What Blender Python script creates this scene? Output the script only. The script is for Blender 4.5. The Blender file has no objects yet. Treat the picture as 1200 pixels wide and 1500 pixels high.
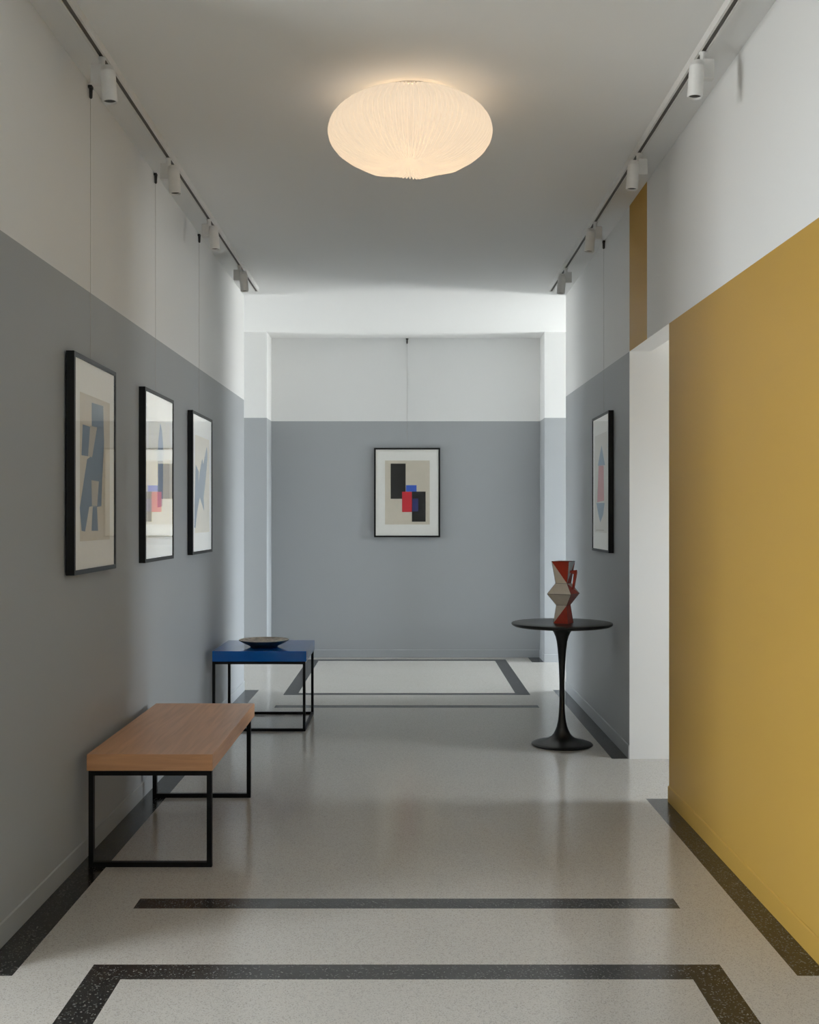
import bpy, bmesh, math
from mathutils import Vector, Matrix

scene = bpy.context.scene
COL = scene.collection
PI = math.pi

# ------------------------------------------------------------------ constants
F = 1620.0
CAM_Z = 1.346
XL, XR = -1.278, 1.249          # corridor wall planes
Y0, Y1 = 3.26, 8.68             # corridor walls start / end
D0, D1 = 5.265, 6.20            # doorway in the yellow-side wall
S0 = 5.748                      # ochre stripe start
YP, YB = 10.38, 10.74           # pier plane, recess plane
PXL, PXR = -1.315, 1.294        # pier edges
CEIL = 3.10
HWX, HEX = -5.5, 5.1           # window walls of the cross hall
T = 0.12
BB = 0.076                      # baseboard height


def paint_left(y):
    return 2.237 + 0.0048 * y


def paint_right(y):
    return 2.230 + 0.0087 * y


PAINT_END = 2.294

# ------------------------------------------------------------------ materials
def new_mat(name):
    m = bpy.data.materials.new(name)
    m.use_nodes = True
    nt = m.node_tree
    nt.nodes.clear()
    out = nt.nodes.new('ShaderNodeOutputMaterial')
    return m, nt, out


def principled(name, col, rough=0.5, metal=0.0, spec=0.5, noise=0.0, nscale=40.0, bump=0.0, bscale=300.0, coat=0.0):
    m, nt, out = new_mat(name)
    b = nt.nodes.new('ShaderNodeBsdfPrincipled')
    b.inputs['Base Color'].default_value = (*col, 1)
    b.inputs['Roughness'].default_value = rough
    b.inputs['Metallic'].default_value = metal
    b.inputs['Specular IOR Level'].default_value = spec
    b.inputs['Coat Weight'].default_value = coat
    nt.links.new(b.outputs[0], out.inputs[0])
    tc = nt.nodes.new('ShaderNodeTexCoord')
    if noise > 0:
        n = nt.nodes.new('ShaderNodeTexNoise')
        n.inputs['Scale'].default_value = nscale
        n.inputs['Detail'].default_value = 4
        r = nt.nodes.new('ShaderNodeValToRGB')
        r.color_ramp.elements[0].position = 0.3
        r.color_ramp.elements[1].position = 0.7
        r.color_ramp.elements[0].color = (*[c * (1 - noise) for c in col], 1)
        r.color_ramp.elements[1].color = (*[min(1, c * (1 + noise)) for c in col], 1)
        nt.links.new(tc.outputs['Object'], n.inputs['Vector'])
        nt.links.new(n.outputs[0], r.inputs[0])
        nt.links.new(r.outputs[0], b.inputs['Base Color'])
    if bump > 0:
        n2 = nt.nodes.new('ShaderNodeTexNoise')
        n2.inputs['Scale'].default_value = bscale
        n2.inputs['Detail'].default_value = 3
        bp = nt.nodes.new('ShaderNodeBump')
        bp.inputs['Strength'].default_value = bump
        bp.inputs['Distance'].default_value = 0.002
        nt.links.new(tc.outputs['Object'], n2.inputs['Vector'])
        nt.links.new(n2.outputs[0], bp.inputs['Height'])
        nt.links.new(bp.outputs[0], b.inputs['Normal'])
    return m


def terrazzo(name, base, chips, scale, rough, spec=0.5, chip_amount=0.3):
    """stone chips of several tones set in a tinted binder, polished"""
    m, nt, out = new_mat(name)
    b = nt.nodes.new('ShaderNodeBsdfPrincipled')
    b.inputs['Roughness'].default_value = rough
    b.inputs['Specular IOR Level'].default_value = spec
    tc = nt.nodes.new('ShaderNodeTexCoord')
    v = nt.nodes.new('ShaderNodeTexVoronoi')
    v.inputs['Scale'].default_value = scale
    nt.links.new(tc.outputs['Object'], v.inputs['Vector'])
    sep = nt.nodes.new('ShaderNodeSeparateColor')
    nt.links.new(v.outputs['Color'], sep.inputs[0])
    ramp = nt.nodes.new('ShaderNodeValToRGB')
    ramp.color_ramp.interpolation = 'CONSTANT'
    e = ramp.color_ramp.elements
    e[0].position = 0.0
    e[0].color = (*base, 1)
    e[1].position = 1 - chip_amount
    e[1].color = (*chips[0], 1)
    for i, c in enumerate(chips[1:]):
        x = e.new(1 - chip_amount + chip_amount * (i + 1) / len(chips))
        x.color = (*c, 1)
    nt.links.new(sep.outputs[0], ramp.inputs[0])
    big = nt.nodes.new('ShaderNodeTexNoise')
    big.inputs['Scale'].default_value = 1.6
    big.inputs['Detail'].default_value = 3
    nt.links.new(tc.outputs['Object'], big.inputs['Vector'])
    mr = nt.nodes.new('ShaderNodeMapRange')
    mr.inputs['To Min'].default_value = 0.95
    mr.inputs['To Max'].default_value = 1.05
    nt.links.new(big.outputs[0], mr.inputs[0])
    mul = nt.nodes.new('ShaderNodeMix')
    mul.data_type = 'RGBA'
    mul.blend_type = 'MULTIPLY'
    mul.inputs['Factor'].default_value = 1.0
    nt.links.new(ramp.outputs[0], mul.inputs['A'])
    nt.links.new(mr.outputs[0], mul.inputs['B'])
    nt.links.new(mul.outputs['Result'], b.inputs['Base Color'])
    nt.links.new(b.outputs[0], out.inputs[0])
    return m


def wood(name, light, dark):
    m, nt, out = new_mat(name)
    b = nt.nodes.new('ShaderNodeBsdfPrincipled')
    b.inputs['Roughness'].default_value = 0.36
    b.inputs['Coat Weight'].default_value = 0.2
    b.inputs['Coat Roughness'].default_value = 0.25
    tc = nt.nodes.new('ShaderNodeTexCoord')
    mp = nt.nodes.new('ShaderNodeMapping')
    mp.inputs['Scale'].default_value = (26, 1.6, 26)
    n = nt.nodes.new('ShaderNodeTexNoise')
    n.inputs['Scale'].default_value = 1.6
    n.inputs['Detail'].default_value = 6
    n.inputs['Distortion'].default_value = 0.6
    r = nt.nodes.new('ShaderNodeValToRGB')
    r.color_ramp.elements[0].position = 0.30
    r.color_ramp.elements[1].position = 0.68
    r.color_ramp.elements[0].color = (*dark, 1)
    r.color_ramp.elements[1].color = (*light, 1)
    # the boards run along Y; the edge band across the end has its grain along X
    mp2 = nt.nodes.new('ShaderNodeMapping')
    mp2.inputs['Scale'].default_value = (2.2, 20, 34)
    ge = nt.nodes.new('ShaderNodeNewGeometry')
    sx = nt.nodes.new('ShaderNodeSeparateXYZ')
    ab = nt.nodes.new('ShaderNodeMath')
    ab.operation = 'ABSOLUTE'
    gt = nt.nodes.new('ShaderNodeMath')
    gt.operation = 'GREATER_THAN'
    gt.inputs[1].default_value = 0.7
    vm = nt.nodes.new('ShaderNodeMix')
    vm.data_type = 'VECTOR'
    nt.links.new(ge.outputs['True Normal'], sx.inputs[0])
    nt.links.new(sx.outputs['Y'], ab.inputs[0])
    nt.links.new(ab.outputs[0], gt.inputs[0])
    nt.links.new(gt.outputs[0], vm.inputs[0])
    nt.links.new(tc.outputs['Object'], mp.inputs[0])
    nt.links.new(tc.outputs['Object'], mp2.inputs[0])
    nt.links.new(mp.outputs[0], vm.inputs[4])
    nt.links.new(mp2.outputs[0], vm.inputs[5])
    nt.links.new(vm.outputs[1], n.inputs['Vector'])
    nt.links.new(n.outputs[0], r.inputs[0])
    nt.links.new(r.outputs[0], b.inputs['Base Color'])
    nt.links.new(b.outputs[0], out.inputs[0])
    return m


def glass_pane(name, ior=1.5, tint=(1, 1, 1)):
    """thin clear sheet: straight transmission plus a mirror reflection that follows Fresnel"""
    m, nt, out = new_mat(name)
    t = nt.nodes.new('ShaderNodeBsdfTransparent')
    t.inputs[0].default_value = (*tint, 1)
    g = nt.nodes.new('ShaderNodeBsdfGlossy')
    g.inputs['Roughness'].default_value = 0.02
    fr = nt.nodes.new('ShaderNodeFresnel')
    fr.inputs['IOR'].default_value = ior
    nt.links.new(fr.outputs[0], g.inputs[0])      # mirror strength follows Fresnel
    ad = nt.nodes.new('ShaderNodeAddShader')
    nt.links.new(t.outputs[0], ad.inputs[0])
    nt.links.new(g.outputs[0], ad.inputs[1])
    nt.links.new(ad.outputs[0], out.inputs[0])
    return m


def lamp_shade_mat(name):
    """lit pleated cloth: translucent to the bulb inside, glowing all over"""
    m, nt, out = new_mat(name)
    d = nt.nodes.new('ShaderNodeBsdfDiffuse')
    d.inputs[0].default_value = (0.80, 0.74, 0.64, 1)
    tr = nt.nodes.new('ShaderNodeBsdfTranslucent')
    tr.inputs[0].default_value = (0.54, 0.50, 0.43, 1)
    mx = nt.nodes.new('ShaderNodeMixShader')
    mx.inputs[0].default_value = 0.65
    em = nt.nodes.new('ShaderNodeEmission')
    em.inputs[0].default_value = (0.90, 0.93, 0.92, 1)
    em.inputs[1].default_value = LAMP_EMIT
    ad = nt.nodes.new('ShaderNodeAddShader')
    nt.links.new(d.outputs[0], mx.inputs[1])
    nt.links.new(tr.outputs[0], mx.inputs[2])
    nt.links.new(mx.outputs[0], ad.inputs[0])
    nt.links.new(em.outputs[0], ad.inputs[1])
    nt.links.new(ad.outputs[0], out.inputs[0])
    return m


LAMP_EMIT = 0.235
BULB_W = 4.3
SKY = 9.0

M_WHITE = principled('white_wall_paint', (0.79, 0.79, 0.78), 0.6, spec=0.3, bump=0.05)
M_CEIL = principled('ceiling_paint', (0.83, 0.83, 0.82), 0.7, spec=0.2, bump=0.04)
M_GREY = principled('slate_grey_paint', (0.372, 0.388, 0.40), 0.5, spec=0.3, bump=0.05)
M_YELLOW = principled('mustard_paint', (0.475, 0.285, 0.056), 0.5, spec=0.3, bump=0.05)
M_OCHRE = principled('ochre_stripe_paint', (0.50, 0.285, 0.036), 0.5, spec=0.3, bump=0.05)
M_FLOOR = terrazzo('pale_terrazzo', (0.51, 0.48, 0.437),
                   [(0.44, 0.415, 0.375), (0.54, 0.515, 0.475), (0.37, 0.35, 0.32), (0.50, 0.465, 0.42)], 330, 0.16, 0.5, 0.42)
M_STRIP = terrazzo('black_terrazzo', (0.010, 0.0095, 0.009),
                   [(0.035, 0.033, 0.031), (0.024, 0.024, 0.024), (0.15, 0.15, 0.145)], 260, 0.22, 0.4, 0.22)
M_BLACK = principled('black_powder_coat', (0.004, 0.004, 0.004), 0.5, spec=0.2, noise=0.2)
M_FRAME = principled('black_frame_lacquer', (0.004, 0.004, 0.004), 0.38, spec=0.35, noise=0.2)
M_TULIP = principled('satin_black_metal', (0.005, 0.005, 0.005), 0.36, spec=0.35, noise=0.15, nscale=8)
M_WIRE = principled('hanging_wire', (0.42, 0.40, 0.37), 0.4, 0.4)
M_HOOK = principled('hook_black', (0.02, 0.018, 0.016), 0.5)
M_TRACK = principled('track_white', (0.74, 0.73, 0.71), 0.4, noise=0.03)
M_SLOT = principled('track_slot', (0.10, 0.09, 0.08), 0.6)
M_SPOT = principled('spotlight_white', (0.76, 0.75, 0.73), 0.4, noise=0.03)
M_LENS = principled('spotlight_lens', (0.10, 0.10, 0.10), 0.2)
M_OAK = wood('oak', (0.68, 0.345, 0.16), (0.53, 0.255, 0.108))
M_BLUE = principled('blue_lacquer', (0.001, 0.11, 0.45), 0.12, spec=0.5, noise=0.05, nscale=6)
M_MAT = principled('picture_mount_card', (0.74, 0.73, 0.69), 0.85, spec=0.1, noise=0.01)
M_SHEET = principled('print_paper', (0.56, 0.51, 0.42), 0.85, spec=0.1, noise=0.02, nscale=20)
M_PALE = principled('print_paper_pale', (0.62, 0.60, 0.55), 0.85, spec=0.1, noise=0.02, nscale=20)
M_INKB = principled('ink_black', (0.008, 0.0075, 0.007), 0.7, spec=0.1)
M_INKBLUE = principled('ink_blue', (0.03, 0.09, 0.42), 0.7, spec=0.2)
M_INKNAVY = principled('ink_navy', (0.014, 0.018, 0.11), 0.7, spec=0.2)
M_INKRED = principled('ink_red', (0.50, 0.018, 0.03), 0.7, spec=0.2)
M_SLATE = principled('ink_slate_blue', (0.115, 0.16, 0.22), 0.8, spec=0.1)
M_SOFTBLUE = principled('ink_soft_blue', (0.24, 0.30, 0.40), 0.8, spec=0.1)
M_ROSE = principled('ink_rose', (0.52, 0.22, 0.23), 0.8, spec=0.1)
M_MISTBLUE = principled('ink_mist_blue', (0.22, 0.30, 0.38), 0.8, spec=0.1)
M_TAUPE = principled('ink_taupe', (0.40, 0.36, 0.30), 0.8, spec=0.1)
M_GLASS = glass_pane('picture_glass', 1.41)
M_WINGLASS = glass_pane('window_glass', 1.45, (0.96, 0.98, 0.98))
M_WINFRAME = principled('window_frame_white', (0.75, 0.75, 0.74), 0.4)
M_VCREAM = principled('ceramic_cream', (0.70, 0.64, 0.55), 0.35, noise=0.05, nscale=30)
M_VRED = principled('ceramic_red', (0.40, 0.034, 0.014), 0.3, noise=0.12, nscale=30)
M_VDARK = principled('ceramic_outline', (0.05, 0.04, 0.035), 0.4)
M_VPALE = principled('ceramic_pale_blue', (0.62, 0.70, 0.76), 0.3, noise=0.04)
M_BOWLOUT = principled('bowl_glaze_dark', (0.05, 0.065, 0.085), 0.35, noise=0.3, nscale=25)
M_BOWLIN = principled('bowl_glaze_sand', (0.46, 0.40, 0.33), 0.45, noise=0.35, nscale=35)
M_SHADE = lamp_shade_mat('pleated_lamp_shade')
M_MOUNT = principled('lamp_mount', (0.7, 0.66, 0.6), 0.5)


# ------------------------------------------------------------------ mesh helpers
def link(name, bm, mats, parent=None, smooth=False):
    bmesh.ops.recalc_face_normals(bm, faces=bm.faces)
    me = bpy.data.meshes.new(name)
    bm.to_mesh(me)
    bm.free()
    for m in (mats if isinstance(mats, (list, tuple)) else [mats]):
        me.materials.append(m)
    if smooth:
        for p in me.polygons:
            p.use_smooth = True
    o = bpy.data.objects.new(name, me)
    COL.objects.link(o)
    if parent is not None:
        o.parent = parent
    return o


def thing(name, label, cat, loc=(0, 0, 0), rz=0.0, group=None):
    o = bpy.data.objects.new(name, None)
    o.empty_display_size = 0.1
    COL.objects.link(o)
    o.location = loc
    o.rotation_euler = (0, 0, rz)
    o['label'] = label
    o['category'] = cat
    if group:
        o['group'] = group
    return o


def struct(o):
    o['kind'] = 'structure'
    return o


def quad(bm, pts, mi=0):
    f = bm.faces.new([bm.verts.new(p) for p in pts])
    f.material_index = mi
    return f


def box(bm, x0, x1, y0, y1, z0, z1, mi=0, bevel=0.0, seg=2):
    vs = [bm.verts.new((x, y, z)) for z in (z0, z1) for y in (y0, y1) for x in (x0, x1)]
    fs = []
    for idx in ((0, 2, 3, 1), (4, 5, 7, 6), (0, 1, 5, 4), (2, 6, 7, 3), (0, 4, 6, 2), (1, 3, 7, 5)):
        f = bm.faces.new([vs[i] for i in idx])
        f.material_index = mi
        fs.append(f)
    if bevel > 0:
        es = list({e for f in fs for e in f.edges})
        bmesh.ops.bevel(bm, geom=es, offset=bevel, segments=seg, profile=0.5, affect='EDGES')


def lathe(bm, prof, n=48, mi=0, cap0=True, cap1=True, c=(0, 0, 0)):
    rings = []
    for r, z in prof:
        rings.append([bm.verts.new((c[0] + r * math.cos(2 * PI * i / n), c[1] + r * math.sin(2 * PI * i / n), c[2] + z)) for i in range(n)])
    for a, b in zip(rings[:-1], rings[1:]):
        for i in range(n):
            f = bm.faces.new((a[i], a[(i + 1) % n], b[(i + 1) % n], b[i]))
            f.material_index = mi
            f.smooth = True
    if cap0:
        bm.faces.new(rings[0]).material_index = mi
    if cap1:
        bm.faces.new(rings[-1]).material_index = mi


def tube(bm, a, b, r, n=8, mi=0):
    a, b = Vector(a), Vector(b)
    d = (b - a).normalized()
    u = d.orthogonal().normalized()
    w = d.cross(u)
    ra = [bm.verts.new(a + r * (math.cos(2 * PI * i / n) * u + math.sin(2 * PI * i / n) * w)) for i in range(n)]
    rb = [bm.verts.new(b + r * (math.cos(2 * PI * i / n) * u + math.sin(2 * PI * i / n) * w)) for i in range(n)]
    for i in range(n):
        bm.faces.new((ra[i], ra[(i + 1) % n], rb[(i + 1) % n], rb[i])).material_index = mi
    bm.faces.new(ra[::-1]).material_index = mi
    bm.faces.new(rb).material_index = mi


def prism(bm, x0, x1, y0, y1, zb, zt, mi, mi_ends=None):
    """box whose bottom / top heights may differ along its run: zb and zt are (at y0 / at y1)"""
    P = [(x0, y0, zb[0]), (x1, y0, zb[0]), (x1, y1, zb[1]), (x0, y1, zb[1]),
         (x0, y0, zt[0]), (x1, y0, zt[0]), (x1, y1, zt[1]), (x0, y1, zt[1])]
    me = mi if mi_ends is None else mi_ends
    for idx, k in (((0, 3, 2, 1), mi), ((4, 5, 6, 7), mi), ((0, 1, 5, 4), me), ((2, 3, 7, 6), me), ((0, 4, 7, 3), mi), ((1, 2, 6, 5), mi)):
        quad(bm, [P[i] for i in idx], k)


# ------------------------------------------------------------------ floor with inlaid strips
HX = 0.945        # half width of the inlaid rectangles
SW = 0.108
RECTS = [
    (-HX, HX, 3.82, 3.92), (-HX, HX, 7.88, 7.985),
    (XL - 0.01, XL + 0.115, 3.257, 8.70), (XR - 0.098, XR + 0.01, 3.257, 5.318), (XR - 0.098, XR + 0.01, 6.203, 8.70),
    # rectangle in the entrance room
    (-HX, HX, 3.232, 3.34), (-HX, -HX + SW, -1.2, 3.34), (HX - SW, HX, -1.2, 3.34), (-HX, HX, -1.3, -1.2),
    # rectangle in the cross hall
    (-HX, HX, 8.45, 8.545), (-HX, HX, 10.485, 10.585), (-HX, -HX + SW, 8.45, 10.585), (HX - SW, HX, 8.45, 10.585),
    # short strips in the recess
    (PXL, PXL + 0.125, 10.38, 10.76), (PXR - 0.118, PXR, 10.38, 10.76),
]
xs = sorted({-5.7, 5.7, *[round(v, 4) for r in RECTS for v in r[:2]]})
ys = sorted({-3.2, 11.0, *[round(v, 4) for r in RECTS for v in r[2:]]})
bm = bmesh.new()
grid = [[bm.verts.new((x, y, 0)) for x in xs] for y in ys]
for j in range(len(ys) - 1):
    for i in range(len(xs) - 1):
        f = bm.faces.new((grid[j][i], grid[j][i + 1], grid[j + 1][i + 1], grid[j + 1][i]))
        cx, cy = (xs[i] + xs[i + 1]) / 2, (ys[j] + ys[j + 1]) / 2
        f.material_index = 1 if any(r[0] < cx < r[1] and r[2] < cy < r[3] for r in RECTS) else 0
struct(link('floor', bm, [M_FLOOR, M_STRIP]))

bm = bmesh.new()
box(bm, -5.7, 5.7, -3.2, 11.0, CEIL, CEIL + 0.15)
struct(link('ceiling', bm, M_CEIL))

# ------------------------------------------------------------------ corridor walls
bm = bmesh.new()
prism(bm, XL - T, XL, Y0, Y1, (0, 0), (paint_left(Y0), paint_left(Y1)), 0)
prism(bm, XL - T, XL, Y0, Y1, (paint_left(Y0), paint_left(Y1)), (CEIL, CEIL), 1)
struct(link('wall_left', bm, [M_GREY, M_WHITE]))

bm = bmesh.new()
pr = paint_right
prism(bm, XR, XR + T, Y0, D0, (0, 0), (pr(Y0), pr(D0)), 0)
prism(bm, XR, XR + T, Y0, D0, (pr(Y0), pr(D0)), (CEIL, CEIL), 1)
prism(bm, XR, XR + T, D0, S0, (pr(D0), pr(S0)), (CEIL, CEIL), 1)
prism(bm, XR, XR + T, S0, D1, (pr(S0) + .0, pr(D1)), (CEIL, CEIL), 1)
prism(bm, XR, XR + T, D1, Y1, (0, 0), (pr(D1), pr(Y1)), 2, mi_ends=1)
prism(bm, XR, XR + T, D1, Y1, (pr(D1), pr(Y1)), (CEIL, CEIL), 1)
for f in bm.faces:      # the painted ochre stripe over the doorway
    c = f.calc_center_median()
    if abs(c.x - XR) < 1e-4 and S0 < c.y < D1 and c.z > 2.2:
        f.material_index = 3
struct(link('wall_right', bm, [M_YELLOW, M_WHITE, M_GREY, M_OCHRE]))

# ------------------------------------------------------------------ cross hall: piers and recessed end wall
bm = bmesh.new()
for x0, x1 in ((HWX, PXL), (PXR, HEX)):
    prism(bm, x0, x1, YP, YB + 0.15, (0, 0), (PAINT_END, PAINT_END), 0)
    prism(bm, x0, x1, YP, YB + 0.15, (PAINT_END, PAINT_END), (CEIL, CEIL), 1)
prism(bm, PXL, PXR, YB, YB + 0.15, (0, 0), (PAINT_END, PAINT_END), 0)
prism(bm, PXL, PXR, YB, YB + 0.15, (PAINT_END, PAINT_END), (CEIL, CEIL), 1)
struct(link('wall_end', bm, [M_GREY, M_WHITE]))


def wall_run_x(name, x0, x1, y0, y1, paint=None):
    """plain wall along X, white or grey up to the paint line"""
    bm = bmesh.new()
    box(bm, x0, x1, y0, y1, 0, paint or CEIL, 1 if paint else 0)
    if paint:
        box(bm, x0, x1, y0, y1, paint, CEIL)
    return struct(link(name, bm, [M_WHITE, M_GREY]))


def wall_window(n, name, x0, x1, y0, y1, openings):
    """wall along Y with window openings (y0, y1, z0, z1)"""
    bm = bmesh.new()
    y = y0
    for (a, b, z0, z1) in openings:
        box(bm, x0, x1, y, a, 0, CEIL)
        box(bm, x0, x1, a, b, 0, z0)
        box(bm, x0, x1, a, b, z1, CEIL)
        y = b
    box(bm, x0, x1, y, y1, 0, CEIL)
    struct(link(name, bm, M_WHITE))
    side = 1 if x0 < 0 else -1
    xm = (x0 + x1) / 2
    for k, (a, b, z0, z1) in enumerate(openings):
        bm = bmesh.new()
        fw = 0.05
        box(bm, xm - .03, xm + .03, a, a + fw, z0, z1)
        box(bm, xm - .03, xm + .03, b - fw, b, z0, z1)
        box(bm, xm - .03, xm + .03, a + fw, b - fw, z0, z0 + fw)
        box(bm, xm - .03, xm + .03, a + fw, b - fw, z1 - fw, z1)
        c = (a + b) / 2
        box(bm, xm - .025, xm + .025, c - .02, c + .02, z0 + fw, z1 - fw)
        w = struct(link('window_%d' % (n + k), bm, M_WINFRAME))
        bm = bmesh.new()
        quad(bm, [(xm, a + fw, z0 + fw), (xm, b - fw, z0 + fw), (xm, b - fw, z1 - fw), (xm, a + fw, z1 - fw)])
        link('window_pane', bm, M_WINGLASS, w)
        # sky portal in the opening: only guides the sampling of the daylight that comes through it
        L = bpy.data.lights.new('window_daylight', 'AREA')
        L.shape = 'RECTANGLE'
        L.size, L.size_y = z1 - z0, b - a
        L.cycles.is_portal = True
        lo = bpy.data.objects.new('window_daylight', L)
        COL.objects.link(lo)
        lo.location = (xm - side * 0.09, c, (z0 + z1) / 2)
        lo.rotation_euler = (0, -side * PI / 2, 0)


# entrance room around the camera
wall_run_x('wall_entrance_left', -4.0, XL - T, Y0, Y0 + T)
wall_run_x('wall_entrance_right', XR + T, 4.0, Y0, Y0 + T)
wall_run_x('wall_back', -4.15, 4.15, -3.15, -3.0)
wall_window(1, 'wall_entrance_west', -4.15, -4.0, -3.0, Y0 + T, [(0.85, 2.15, 0.15, 2.95)])
wall_window(2, 'wall_entrance_east', 4.0, 4.15, -3.0, Y0 + T, [])
# side room behind the doorway
wall_run_x('wall_side_room_far', XR + T, 4.0, D1, D1 + T)
wall_window(3, 'wall_side_room_east', 4.0, 4.15, Y0 + T, D1 + T, [(4.9, 5.6, 0.95, 1.85)])
# cross hall
wall_run_x('wall_hall_left', HWX, XL - T, Y1 - T, Y1, PAINT_END)
wall_run_x('wall_hall_right', XR + T, HEX, Y1 - T, Y1, PAINT_END)
wall_window(4, 'wall_hall_west', HWX - .15, HWX, Y1 - T, YP, [(9.15, 10.33, 0.08, 2.7)])
wall_window(5, 'wall_hall_east', HEX, HEX + .15, Y1 - T, YP, [(9.2, 10.36, 0.06, 2.25)])


# ------------------------------------------------------------------ baseboards (painted like their wall)
def base_run(bm, p, q, nx, ny, mi=0, t=0.006):
    """strip from p to q on the wall, standing out by t along (nx, ny), with a chamfered top"""
    (ax, ay), (bx, by) = p, q
    prof = [(0, 0), (t, 0), (t, BB - 0.004), (t * 0.3, BB), (0, BB)]
    A = [bm.verts.new((ax + nx * o, ay + ny * o, z)) for o, z in prof]
    B = [bm.verts.new((bx + nx * o, by + ny * o, z)) for o, z in prof]
    for i in range(len(prof) - 1):
        bm.faces.new((A[i], A[i + 1], B[i + 1], B[i])).material_index = mi
    bm.faces.new(A).material_index = mi
    bm.faces.new(B[::-1]).material_index = mi


bm = bmesh.new()
base_run(bm, (XL, Y0), (XL, Y1), 1, 0)
struct(link('baseboard_left', bm, M_GREY))
bm = bmesh.new()
base_run(bm, (XR, Y0), (XR, D0), -1, 0, 0)
base_run(bm, (XR, D1), (XR, Y1), -1, 0, 1)
struct(link('baseboard_right', bm, [M_YELLOW, M_GREY]))
bm = bmesh.new()
base_run(bm, (PXL, YB), (PXR, YB), 0, -1)
base_run(bm, (HWX, YP), (PXL, YP), 0, -1)
base_run(bm, (PXR, YP), (HEX, YP), 0, -1)
base_run(bm, (PXR, YP), (PXR, YB), -1, 0)
base_run(bm, (PXL, YP), (PXL, YB), 1, 0)
struct(link('baseboard_end', bm, M_GREY))


# ------------------------------------------------------------------ framed pictures
def poly(bm, pts, y, mi):
    f = bm.faces.new([bm.verts.new((p[0], y, p[1])) for p in pts])
    f.material_index = mi


def picture(label, loc, rz, w, h, face, depth, hook_z, art, sheet, mats, sheet_mat, yaw=0.0):
    """origin: bottom middle of the frame on the wall; front faces local -Y.
    art: list of (material number, [(u, v), ...]) in fractions of the outer frame"""
    t = thing('framed_picture', label, 'picture', loc, rz + yaw, None)
    hw = w / 2
    bm = bmesh.new()
    yb, yf = -0.002, -depth
    # four mitred bars as one ring
    o = [(-hw, 0), (hw, 0), (hw, h), (-hw, h)]
    i = [(-hw + face, face), (hw - face, face), (hw - face, h - face), (-hw + face, h - face)]
    rings = []
    for pts, y in ((o, yb), (o, yf + .001), ([(p[0] * (1 - .002 / w), p[1] + (.001 if p[1] == 0 else -.001)) for p in o], yf), (i, yf), (i, yb)):
        rings.append([bm.verts.new((p[0], y, p[1])) for p in pts])
    rings.append(rings[0])
    for a, b in zip(rings[:-1], rings[1:]):
        for k in range(4):
            bm.faces.new((a[k], a[(k + 1) % 4], b[(k + 1) % 4], b[k]))
    link('frame', bm, M_FRAME, t)
    iw = hw - face
    bm = bmesh.new()
    box(bm, -iw - .004, iw + .004, yf + .006, yf + .010, face - .004, h - face + .004)
    link('mount_card', bm, M_MAT, t)
    U = lambda u: -hw + u * w
    V = lambda v: v * h
    bm = bmesh.new()
    poly(bm, [(U(u), V(v)) for u, v in sheet], yf + .0056, 0)
    for k, (mi, pts) in enumerate(art):
        poly(bm, [(U(u), V(v)) for u, v in pts], yf + .0053 - .0003 * k, mi + 1)
    link('print', bm, [sheet_mat] + mats, t)
    bm = bmesh.new()
    quad(bm, [(-iw, yf + .002, face), (iw, yf + .002, face), (iw, yf + .002, h - face), (-iw, yf + .002, h - face)])
    link('glass', bm, M_GLASS, t)
    bm = bmesh.new()
    tube(bm, (0, -0.008, h - 0.01), (0, -0.008, hook_z - loc[2] - .02), 0.0009, 6)
    link('hanging_wire', bm, M_WIRE, t)
    bm = bmesh.new()
    hz = hook_z - loc[2]
    lathe(bm, [(.003, -.045), (.0065, -.04), (.0075, -.005), (.0075, 0)], 12, c=(0, -.0095, hz))
    box(bm, -.012, .012, -.016, -.001, hz - .004, hz + .006)
    link('wire_hook', bm, M_HOOK, t)
    return t


def R(u0, u1, v0, v1):
    return [(u0, v0), (u1, v0), (u1, v1), (u0, v1)]


def on_wall(Xf, Yn, w, ztop, h, zoom, pts, far_is_right=True):
    """points read on a zoomed view of the photograph -> fractions of the frame lying on the wall at X = Xf"""
    x0, y0, s = zoom
    out = []
    for x, y in pts:
        px, py = x0 + x / s, y0 + y / s
        Y = F * abs(Xf) / abs(596 - px)
        Z = CAM_Z - (py - 760) * Y / F
        u = (Y - Yn) / w
        out.append((u if far_is_right else 1 - u, (Z - (ztop - h)) / h))
    return out


# end wall
picture('black-framed print of overlapping black, red and blue blocks, alone on the far grey wall',
        (0.0035, YB, 1.1675), 0, 0.641, 0.866, 0.0165, 0.03, 3.09,
        [(0, R(.251, .478, .430, .824)), (1, R(.483, .643, .511, .583)), (2, R(.424, .572, .2825, .509)),
         (0, R(.5716, .7795, .174, .511)), (3, R(.577, .668, .289, .432))],
        R(.166, .841, .1425, .859), [M_INKB, M_INKBLUE, M_INKRED, M_INKNAVY], M_SHEET)

# left wall, first picture
zc = (80, 500, 4.2875)
g = lambda pts: on_wall(-1.245, 4.1245, .618, 1.974, .840, zc, pts)
picture('black-framed print of tall blue-grey cut-out blocks, hung over the oak bench',
        (XL + 0.002, 4.433, 1.134), PI / 2, 0.618, 0.840, 0.018, 0.033, 3.075,
        [(0, g([(238, 385), (312, 408), (318, 640), (306, 870), (300, 1035), (272, 1040), (240, 1035), (222, 1040), (195, 1195), (172, 1190), (160, 1045), (208, 740), (226, 728), (238, 520)])),
         (1, g([(228, 530), (272, 540), (255, 640), (240, 728), (215, 722)])),
         (1, g([(235, 872), (283, 880), (272, 1035), (238, 1032)])),
         (0, g([(178, 522), (226, 537), (213, 722), (170, 715)])),
         (0, g([(243, 1038), (270, 1040), (277, 1190), (235, 1190)]))],
        R(.15, .86, .15, .83), [M_SLATE, M_TAUPE], M_SHEET, yaw=0.0094)

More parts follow.
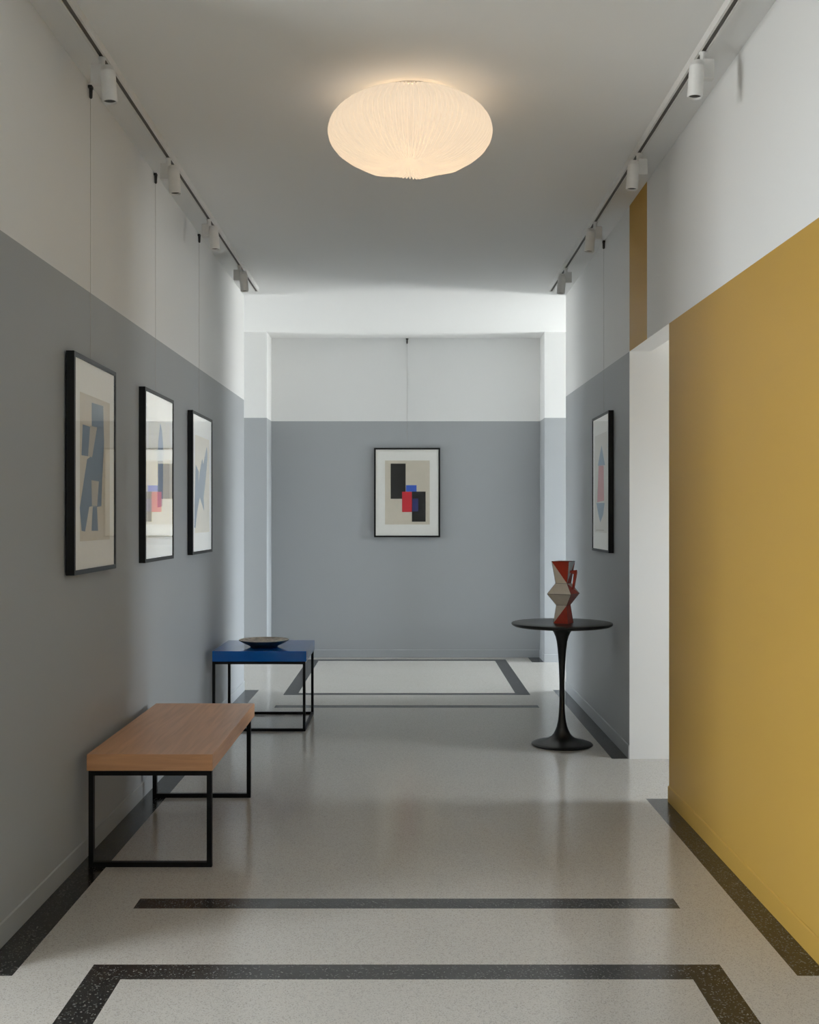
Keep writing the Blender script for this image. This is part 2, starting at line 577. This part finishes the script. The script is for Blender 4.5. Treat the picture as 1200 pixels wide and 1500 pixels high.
# left wall, second picture
zc2 = (195, 560, 5.554)
g = lambda pts: on_wall(-1.245, 5.270, .627, 1.977, .842, zc2, pts)
picture('black-framed print of one slender pale blue form, middle one of three in a row',
        (XL + 0.001, 5.584, 1.135), PI / 2, 0.627, 0.842, 0.018, 0.033, 3.083,
        [(0, g([(228, 330), (242, 400), (250, 520), (250, 800), (246, 1010), (205, 1020), (205, 700), (212, 480)]))],
        R(.13, .87, .14, .84), [M_SOFTBLUE], M_PALE, yaw=-0.0065)

# left wall, third picture
zc3 = (265, 590, 6.52)
g = lambda pts: on_wall(-1.245, 6.4376, .65, 1.98, .845, zc3, pts)
picture('black-framed print of one jagged blue-grey shape, hung over the blue side table',
        (XL, 6.763, 1.135), PI / 2, 0.65, 0.845, 0.018, 0.033, 3.079,
        [(0, g([(255, 420), (262, 520), (252, 650), (240, 780), (225, 900), (230, 1035), (190, 905), (165, 1030), (148, 1200), (135, 1190), (143, 850), (150, 590), (180, 660), (175, 770), (190, 650), (212, 535), (222, 590)]))],
        R(.13, .87, .15, .84), [M_SLATE], M_SHEET)

# right wall picture
zc4 = (850, 580, 6.25)
g = lambda pts: on_wall(1.216, 6.667, .593, 2.0, .862, zc4, pts, far_is_right=False)
picture('black-framed print of a pink and blue spindle, hung behind the pedestal table',
        (XR, 6.9635, 1.139), -PI / 2, 0.593, 0.862, 0.016, 0.033, 3.09,
        [(0, g([(188, 455), (220, 635), (155, 640)])),
         (1, g([(162, 640), (208, 640), (212, 960), (150, 975)])),
         (0, g([(142, 980), (217, 980), (203, 1090), (178, 1160), (163, 1100)])),
         (2, g([(140, 1226), (212, 1228), (212, 1234), (140, 1232)]))],
        R(.13, .87, .14, .86), [M_MISTBLUE, M_ROSE, M_TAUPE], M_PALE)


# ------------------------------------------------------------------ light tracks and spotlights
def light_track(label, X):
    t = thing('light_track', label, 'light track', (X, 0, CEIL))
    y0, y1 = 2.2, 8.38
    bm = bmesh.new()
    # extruded channel, open downwards
    prof = [(-.0175, 0), (-.0175, -.032), (-.0085, -.032), (-.0085, -.012), (.0085, -.012), (.0085, -.032), (.0175, -.032), (.0175, 0)]
    A = [bm.verts.new((x, y0, z)) for x, z in prof]
    B = [bm.verts.new((x, y1, z)) for x, z in prof]
    for i in range(8):
        bm.faces.new((A[i], A[(i + 1) % 8], B[(i + 1) % 8], B[i]))
    link('rail', bm, M_TRACK, t)
    bm = bmesh.new()
    box(bm, -.0083, .0083, y0, y1 - .001, -.028, -.0122)
    link('conductor_slot', bm, M_SLOT, t)
    bm = bmesh.new()
    box(bm, -.0175, .0175, y1, y1 + .004, -.032, 0)
    link('end_cap', bm, M_TRACK, t)
    return t


light_track('long white ceiling track with a dark slot, running above the wall of three pictures', -1.139)
light_track('long white ceiling track with a dark slot, running above the yellow wall and doorway', 1.0945)


def spotlight(label, X, Y, side, group):
    """side: +1 when the lamp body hangs towards +X of the track"""
    t = thing('track_spotlight', label, 'spotlight', (X, Y, CEIL - .032), 0, group)
    s = side
    bm = bmesh.new()
    lathe(bm, [(.0115, -.046), (.0115, -.008), (.015, -.004), (.015, .0)], 20, c=(0, 0.045, 0))
    link('stem', bm, M_SPOT, t, True)
    bm = bmesh.new()
    box(bm, -.021 - .016 * s, .021 - .016 * s, .022, .056, -.104, -.030, bevel=.003)
    link('adapter_box', bm, M_SPOT, t)
    bm = bmesh.new()
    tube(bm, (-.012 * s, .045, -.085), (.03 * s, .0, -.085), .005, 10)
    link('pivot', bm, M_SPOT, t)
    bm = bmesh.new()
    # lamp body: rear cap, then a slightly wider sleeve with an open rim
    lathe(bm, [(.021, .058), (.0245, .054), (.0245, .042), (.027, .041), (.0275, .037), (.0275, -.072), (.0265, -.074), (.0245, -.074), (.0235, -.066)], 32, cap1=False)
    b = link('lamp_body', bm, M_SPOT, t)
    b.location = (.037 * s, 0, -.109)
    b.rotation_euler = (0, math.radians(-4 * s), 0)
    bm = bmesh.new()
    lathe(bm, [(.024, -.066), (.016, -.060), (.004, -.058)], 32, cap0=False)
    link('lens', bm, M_LENS, b)
    return t


LT, RT = 'spotlights on the track above the three pictures', 'spotlights on the track above the yellow wall'
for (px, lab) in zip((4.087, 5.24, 6.32, 7.48),
                     ('white track spotlight beside the wire hook of the blue-grey blocks print, first of its track',
                      'white track spotlight beside the wire hook of the middle one of three prints',
                      'white track spotlight beside the wire hook of the jagged shape print',
                      'white track spotlight at the far end of the track above the three prints')):
    spotlight(lab, -1.139, px, 1, LT)
for (px, lab) in zip((4.04, 5.17, 6.376, 7.555),
                     ('white track spotlight high over the yellow wall, first of its track',
                      'white track spotlight in front of the ochre stripe over the doorway',
                      'white track spotlight beside the wire hook of the pink spindle print',
                      'white track spotlight at the far end of the track on the yellow wall side')):
    spotlight(lab, 1.0945, px, -1, RT)

# ------------------------------------------------------------------ pleated ceiling lamp
LX, LY = 0.014, 4.60
t = thing('ceiling_lamp', 'glowing cream pleated cushion-shaped ceiling lamp', 'ceiling lamp', (LX, LY, CEIL))


def shade_profile():
    """(radius, height below ceiling) from the top ring over the bulge to the pinched middle underneath"""
    a, c, zc = 0.335, 0.152, -0.146
    pts = [(0.167, -0.0085)]
    for k in range(1, 30):
        th = math.radians(62 - k * (62 + 66) / 29)
        e = 0.92
        r = a * (abs(math.cos(th)) ** e)
        z = zc + c * (abs(math.sin(th)) ** 1.0) * (1 if th > 0 else -1)
        pts.append((r, z))
    r0, z0 = pts[-1]
    for k in range(1, 9):
        f = k / 8
        r = r0 * (1 - f) + 0.006 * f
        z = z0 + (-0.228 - z0) * (f ** 1.7) - 0.010 * math.sin(PI * f)
        pts.append((r, z))
    return pts


bm = bmesh.new()
NP, SUB = 88, 8
N = NP * SUB
prof = shade_profile()
rings = []
for j, (r, z) in enumerate(prof):
    ring = []
    pa, pb = prof[max(0, j - 1)], prof[min(len(prof) - 1, j + 1)]
    tr_, tz_ = pb[0] - pa[0], pb[1] - pa[1]
    ln = math.hypot(tr_, tz_)
    nr, nz = -tz_ / ln, tr_ / ln                     # outward normal of the profile
    for i in range(N):
        ph = i / SUB
        saw = abs((ph % 1.0) - 0.5) * 2              # folded pleat
        irr = 1 + 0.06 * math.sin(int(ph) * 2.4)
        amp = min(0.0150, r * 0.075) * irr
        d = amp * (saw ** 0.8 - 0.5)
        rr = max(0.002, r + d * nr)
        zz = min(z + d * nz, -0.0075)
        if j > 24:
            zz += 0.004 * math.sin(7 * 2 * PI * i / N + 1.0) * min(1, r / 0.1)
        a = 2 * PI * i / N + 0.02 * math.sin(int(ph) * 1.7) * 0
        ring.append(bm.verts.new((rr * math.cos(a), rr * math.sin(a), zz)))
    rings.append(ring)
for a, b in zip(rings[:-1], rings[1:]):
    for i in range(N):
        bm.faces.new((a[i], a[(i + 1) % N], b[(i + 1) % N], b[i])).smooth = True
shade = link('lamp_shade', bm, M_SHADE, t, True)
bm = bmesh.new()
lathe(bm, [(.170, 0), (.172, -.001), (.172, -.006), (.170, -.007), (.05, -.008), (.045, -.014), (.02, -.016)], 64)
link('ceiling_mount', bm, M_MOUNT, t)
bm = bmesh.new()
lathe(bm, [(.004, .012), (.010, .010), (.012, 0), (.010, -.010), (.003, -.014)], 20, c=(0, 0, -.226))
link('finial', bm, M_MOUNT, t, True)
for k in range(6):
    L = bpy.data.lights.new('lamp_bulb', 'POINT')
    L.energy = BULB_W / 6
    L.color = (1.0, 0.70, 0.41)
    L.shadow_soft_size = 0.03
    lo = bpy.data.objects.new('lamp_bulb', L)
    COL.objects.link(lo)
    lo.location = (LX + 0.10 * math.cos(k * PI / 3), LY + 0.10 * math.sin(k * PI / 3), CEIL - 0.052)

# ------------------------------------------------------------------ oak bench
def loop(bm, x0, x1, y, z1, s=0.019, dep=0.022):
    """upright rectangular loop of square bar standing across X"""
    for a in ((x0, x0 + s, 0, z1), (x1 - s, x1, 0, z1), (x0 + s, x1 - s, 0, s), (x0 + s, x1 - s, z1 - s, z1)):
        box(bm, a[0], a[1], y, y + dep, a[2], a[3])


BX0, BX1, BY0, BY1 = -1.236, -0.750, 4.268, 5.45
t = thing('bench', 'low oak-topped bench on two black steel loop legs beside the grey wall', 'bench', ((BX0 + BX1) / 2, BY0, 0))
ox, oy = (BX0 + BX1) / 2, BY0
bm = bmesh.new()
box(bm, BX0 - ox, BX1 - ox, 0, BY1 - oy, 0.373, 0.437, bevel=0.002)
link('seat', bm, M_OAK, t)
for yy in (0.004, 5.335 - oy):
    bm = bmesh.new()
    bx0 = BX0 + .006 - ox if yy < .1 else BX0 + .009 - ox
    loop(bm, bx0, BX1 - .004 - ox, yy, 0.373)
    link('leg', bm, M_BLACK, t)

# ------------------------------------------------------------------ blue side table
TX0, TX1, TY0, TY1 = -1.232, -0.636, 7.0, 7.635
ox, oy = (TX0 + TX1) / 2, TY0
t = thing('side_table', 'square blue-topped side table on a thin black steel frame', 'side table', (ox, oy, 0))
bm = bmesh.new()
box(bm, TX0 - ox, TX1 - ox, 0, TY1 - oy, 0.442, 0.508, bevel=0.0015)
link('table_top', bm, M_BLUE, t)
for yy in (0.003, TY1 - oy - .022):
    bm = bmesh.new()
    loop(bm, TX0 - ox, TX1 - .006 - ox, yy, 0.442, s=.017, dep=.018)
    link('leg', bm, M_BLACK, t)
for xx in (TX0 - ox, TX1 - .006 - .017 - ox):
    bm = bmesh.new()
    box(bm, xx, xx + .017, .021, TY1 - oy - .022, 0, .017)
    link('floor_rail', bm, M_BLACK, t)

# bowl on the blue table
t = thing('bowl', 'shallow wide ceramic bowl, dark outside and sandy inside, on the blue table', 'bowl', (-0.9376, 7.26, 0.508))
bm = bmesh.new()
lathe(bm, [(.086, 0), (.090, .003), (.096, .008), (.122, .020), (.147, .033), (.162, .042), (.1635, .045), (.162, .0465)], 64, cap1=False)
link('outer_wall', bm, M_BOWLOUT, t)
bm = bmesh.new()
lathe(bm, [(.162, .0465), (.158, .044), (.140, .034), (.110, .024), (.075, .013), (.02, .010)], 64, cap0=False)
link('inner_glaze', bm, M_BOWLIN, t)

# ------------------------------------------------------------------ pedestal table
PX, PY = 0.925, 6.59
t = thing('pedestal_table', 'round black pedestal table with a trumpet-shaped stem by the doorway', 'table', (PX, PY, 0))
bm = bmesh.new()
lathe(bm, [(.270, .704), (.285, .707), (.298, .715), (.3005, .721), (.299, .726), (.294, .728), (.20, .728)], 96)
link('table_top', bm, M_TULIP, t)
bm = bmesh.new()
stem = [(.176, 0), (.1815, .003), (.182, .006), (.179, .010), (.160, .017), (.130, .0245), (.100, .032), (.078, .041), (.062, .052), (.050, .067),
        (.040, .088), (.0318, .110), (.0255, .138), (.0212, .168), (.0178, .21), (.0158, .26), (.0153, .31), (.0155, .37), (.0175, .44), (.0212, .51), (.026, .57),
        (.0315, .615), (.039, .645), (.050, .670), (.063, .688), (.076, .700), (.082, .704)]
lathe(bm, stem, 64)
link('pedestal', bm, M_TULIP, t)

# ------------------------------------------------------------------ faceted pitcher
t = thing('pitcher', 'angular faceted pitcher painted in red and cream triangles, on the pedestal table', 'pitcher', (0.929, 6.56, 0.7285), math.radians(-27.8))
sizes = [(0.0, .092), (.107, .065), (.174, .148), (.236, .0705), (.366, .107)]
bm = bmesh.new()
CR, RD, DK, PB = 0, 1, 2, 3
V = []
for z, s in sizes:
    h = s / 2
    V.append([Vector((-h, -h, z)), Vector((h, -h, z)), Vector((h, h, z)), Vector((-h, h, z))])


def tri(a, b, c, m):
    quad(bm, [a, b, c], m)


# per side and per tier: (lower-left..., split diagonal, colours)
scheme = {
    (0, 0): ('/', CR, RD), (0, 1): ('/', CR, CR), (0, 2): ('/', CR, CR), (0, 3): ('\\', CR, RD),
    (1, 0): ('/', RD, RD), (1, 1): ('/', RD, RD), (1, 2): ('\\', RD, CR), (1, 3): ('/', PB, RD),
    (2, 0): ('/', CR, RD), (2, 1): ('/', CR, CR), (2, 2): ('\\', CR, RD), (2, 3): ('\\', RD, CR),
    (3, 0): ('/', CR, CR), (3, 1): ('/', RD, RD), (3, 2): ('\\', CR, RD), (3, 3): ('/', CR, RD),
}
for s in range(4):
    for k in range(4):
        bl, br = V[k][s], V[k][(s + 1) % 4]
        tl, tr_ = V[k + 1][s], V[k + 1][(s + 1) % 4]
        d, c1, c2 = scheme[(s, k)]
        if d == '/':            # diagonal from lower left to upper right: c1 above, c2 below
            tri(bl, tr_, tl, c1)
            tri(bl, br, tr_, c2)
        else:                   # diagonal from upper left to lower right: c1 below, c2 above
            tri(tl, bl, br, c1)
            tri(tl, br, tr_, c2)
quad(bm, [V[0][3], V[0][2], V[0][1], V[0][0]], DK)
# rim and inside of the neck
inner = [v * 1 for v in V[4]]
inn = [Vector((v.x * .88, v.y * .88, v.z)) for v in V[4]]
low = [Vector((v.x * .80, v.y * .80, v.z)) for v in V[3]]
for s in range(4):
    quad(bm, [V[4][s], V[4][(s + 1) % 4], inn[(s + 1) % 4], inn[s]], CR)
    quad(bm, [inn[s], inn[(s + 1) % 4], low[(s + 1) % 4], low[s]], RD)
quad(bm, low, DK)
for k in range(5):
    for s in range(4):
        if k > 0:
            tube(bm, V[k][s], V[k][(s + 1) % 4], .0011, 5, DK)
        if k < 4:
            tube(bm, V[k][s], V[k + 1][s], .0011, 5, DK)
link('body', bm, [M_VCREAM, M_VRED, M_VDARK, M_VPALE], t)
# flat angular handle on the +X side
bm = bmesh.new()
hp = [(.040, .312), (.082, .316), (.084, .300), (.066, .205), (.056, .196), (.068, .292), (.044, .298)]
hw = .011
A = [bm.verts.new((x, -hw, z)) for x, z in hp]
B = [bm.verts.new((x, hw, z)) for x, z in hp]
bm.faces.new(A)
bm.faces.new(B[::-1])
for i in range(len(hp)):
    bm.faces.new((A[i], A[(i + 1) % len(hp)], B[(i + 1) % len(hp)], B[i]))
link('handle', bm, M_VRED, t)

# ------------------------------------------------------------------ daylight
w = bpy.data.worlds.new('daylight')
scene.world = w
w.use_nodes = True
nt = w.node_tree
nt.nodes.clear()
out = nt.nodes.new('ShaderNodeOutputWorld')
bg = nt.nodes.new('ShaderNodeBackground')
tc = nt.nodes.new('ShaderNodeTexCoord')
sep = nt.nodes.new('ShaderNodeSeparateXYZ')
ramp = nt.nodes.new('ShaderNodeValToRGB')
mr = nt.nodes.new('ShaderNodeMapRange')
mr.inputs['From Min'].default_value = -1
mr.inputs['From Max'].default_value = 1
nt.links.new(tc.outputs['Generated'], sep.inputs[0])
nt.links.new(sep.outputs['Z'], mr.inputs[0])
nt.links.new(mr.outputs[0], ramp.inputs[0])
e = ramp.color_ramp.elements
e[0].position = 0.44
e[0].color = (0.50, 0.50, 0.49, 1)
e[1].position = 0.52
e[1].color = (0.86, 0.93, 1.0, 1)
nt.links.new(ramp.outputs[0], bg.inputs[0])
# the sky is brighter towards the east
ew = nt.nodes.new('ShaderNodeMapRange')
ew.inputs['From Min'].default_value = -1
ew.inputs['From Max'].default_value = 1
ew.inputs['To Min'].default_value = SKY * 3.25
ew.inputs['To Max'].default_value = SKY * 8.6
nt.links.new(sep.outputs['X'], ew.inputs[0])
nt.links.new(ew.outputs[0], bg.inputs[1])
nt.links.new(bg.outputs[0], out.inputs[0])

# ------------------------------------------------------------------ camera
cam = bpy.data.cameras.new('camera')
cam.sensor_fit = 'VERTICAL'
cam.sensor_height = 36.0
cam.sensor_width = 28.8
cam.lens = F / 1500 * 36.0
cam.shift_x = 4 / 1500
cam.shift_y = 10 / 1500
cam.clip_start = 0.05
co = bpy.data.objects.new('camera', cam)
COL.objects.link(co)
co.location = (0, 0, CAM_Z)
co.rotation_euler = (PI / 2, 0, 0)
scene.camera = co

scene.view_settings.view_transform = 'Standard'
scene.view_settings.look = 'None'
scene.view_settings.gamma = 1.0
scene.view_settings.exposure = 0.01
scene.view_settings.use_curve_mapping = False
scene.cycles.use_denoising = True
scene.cycles.max_bounces = 10
scene.cycles.diffuse_bounces = 6
scene.cycles.glossy_bounces = 4
scene.cycles.transparent_max_bounces = 12
scene.cycles.sample_clamp_indirect = 6.0
scene.cycles.caustics_reflective = False
scene.cycles.caustics_refractive = False
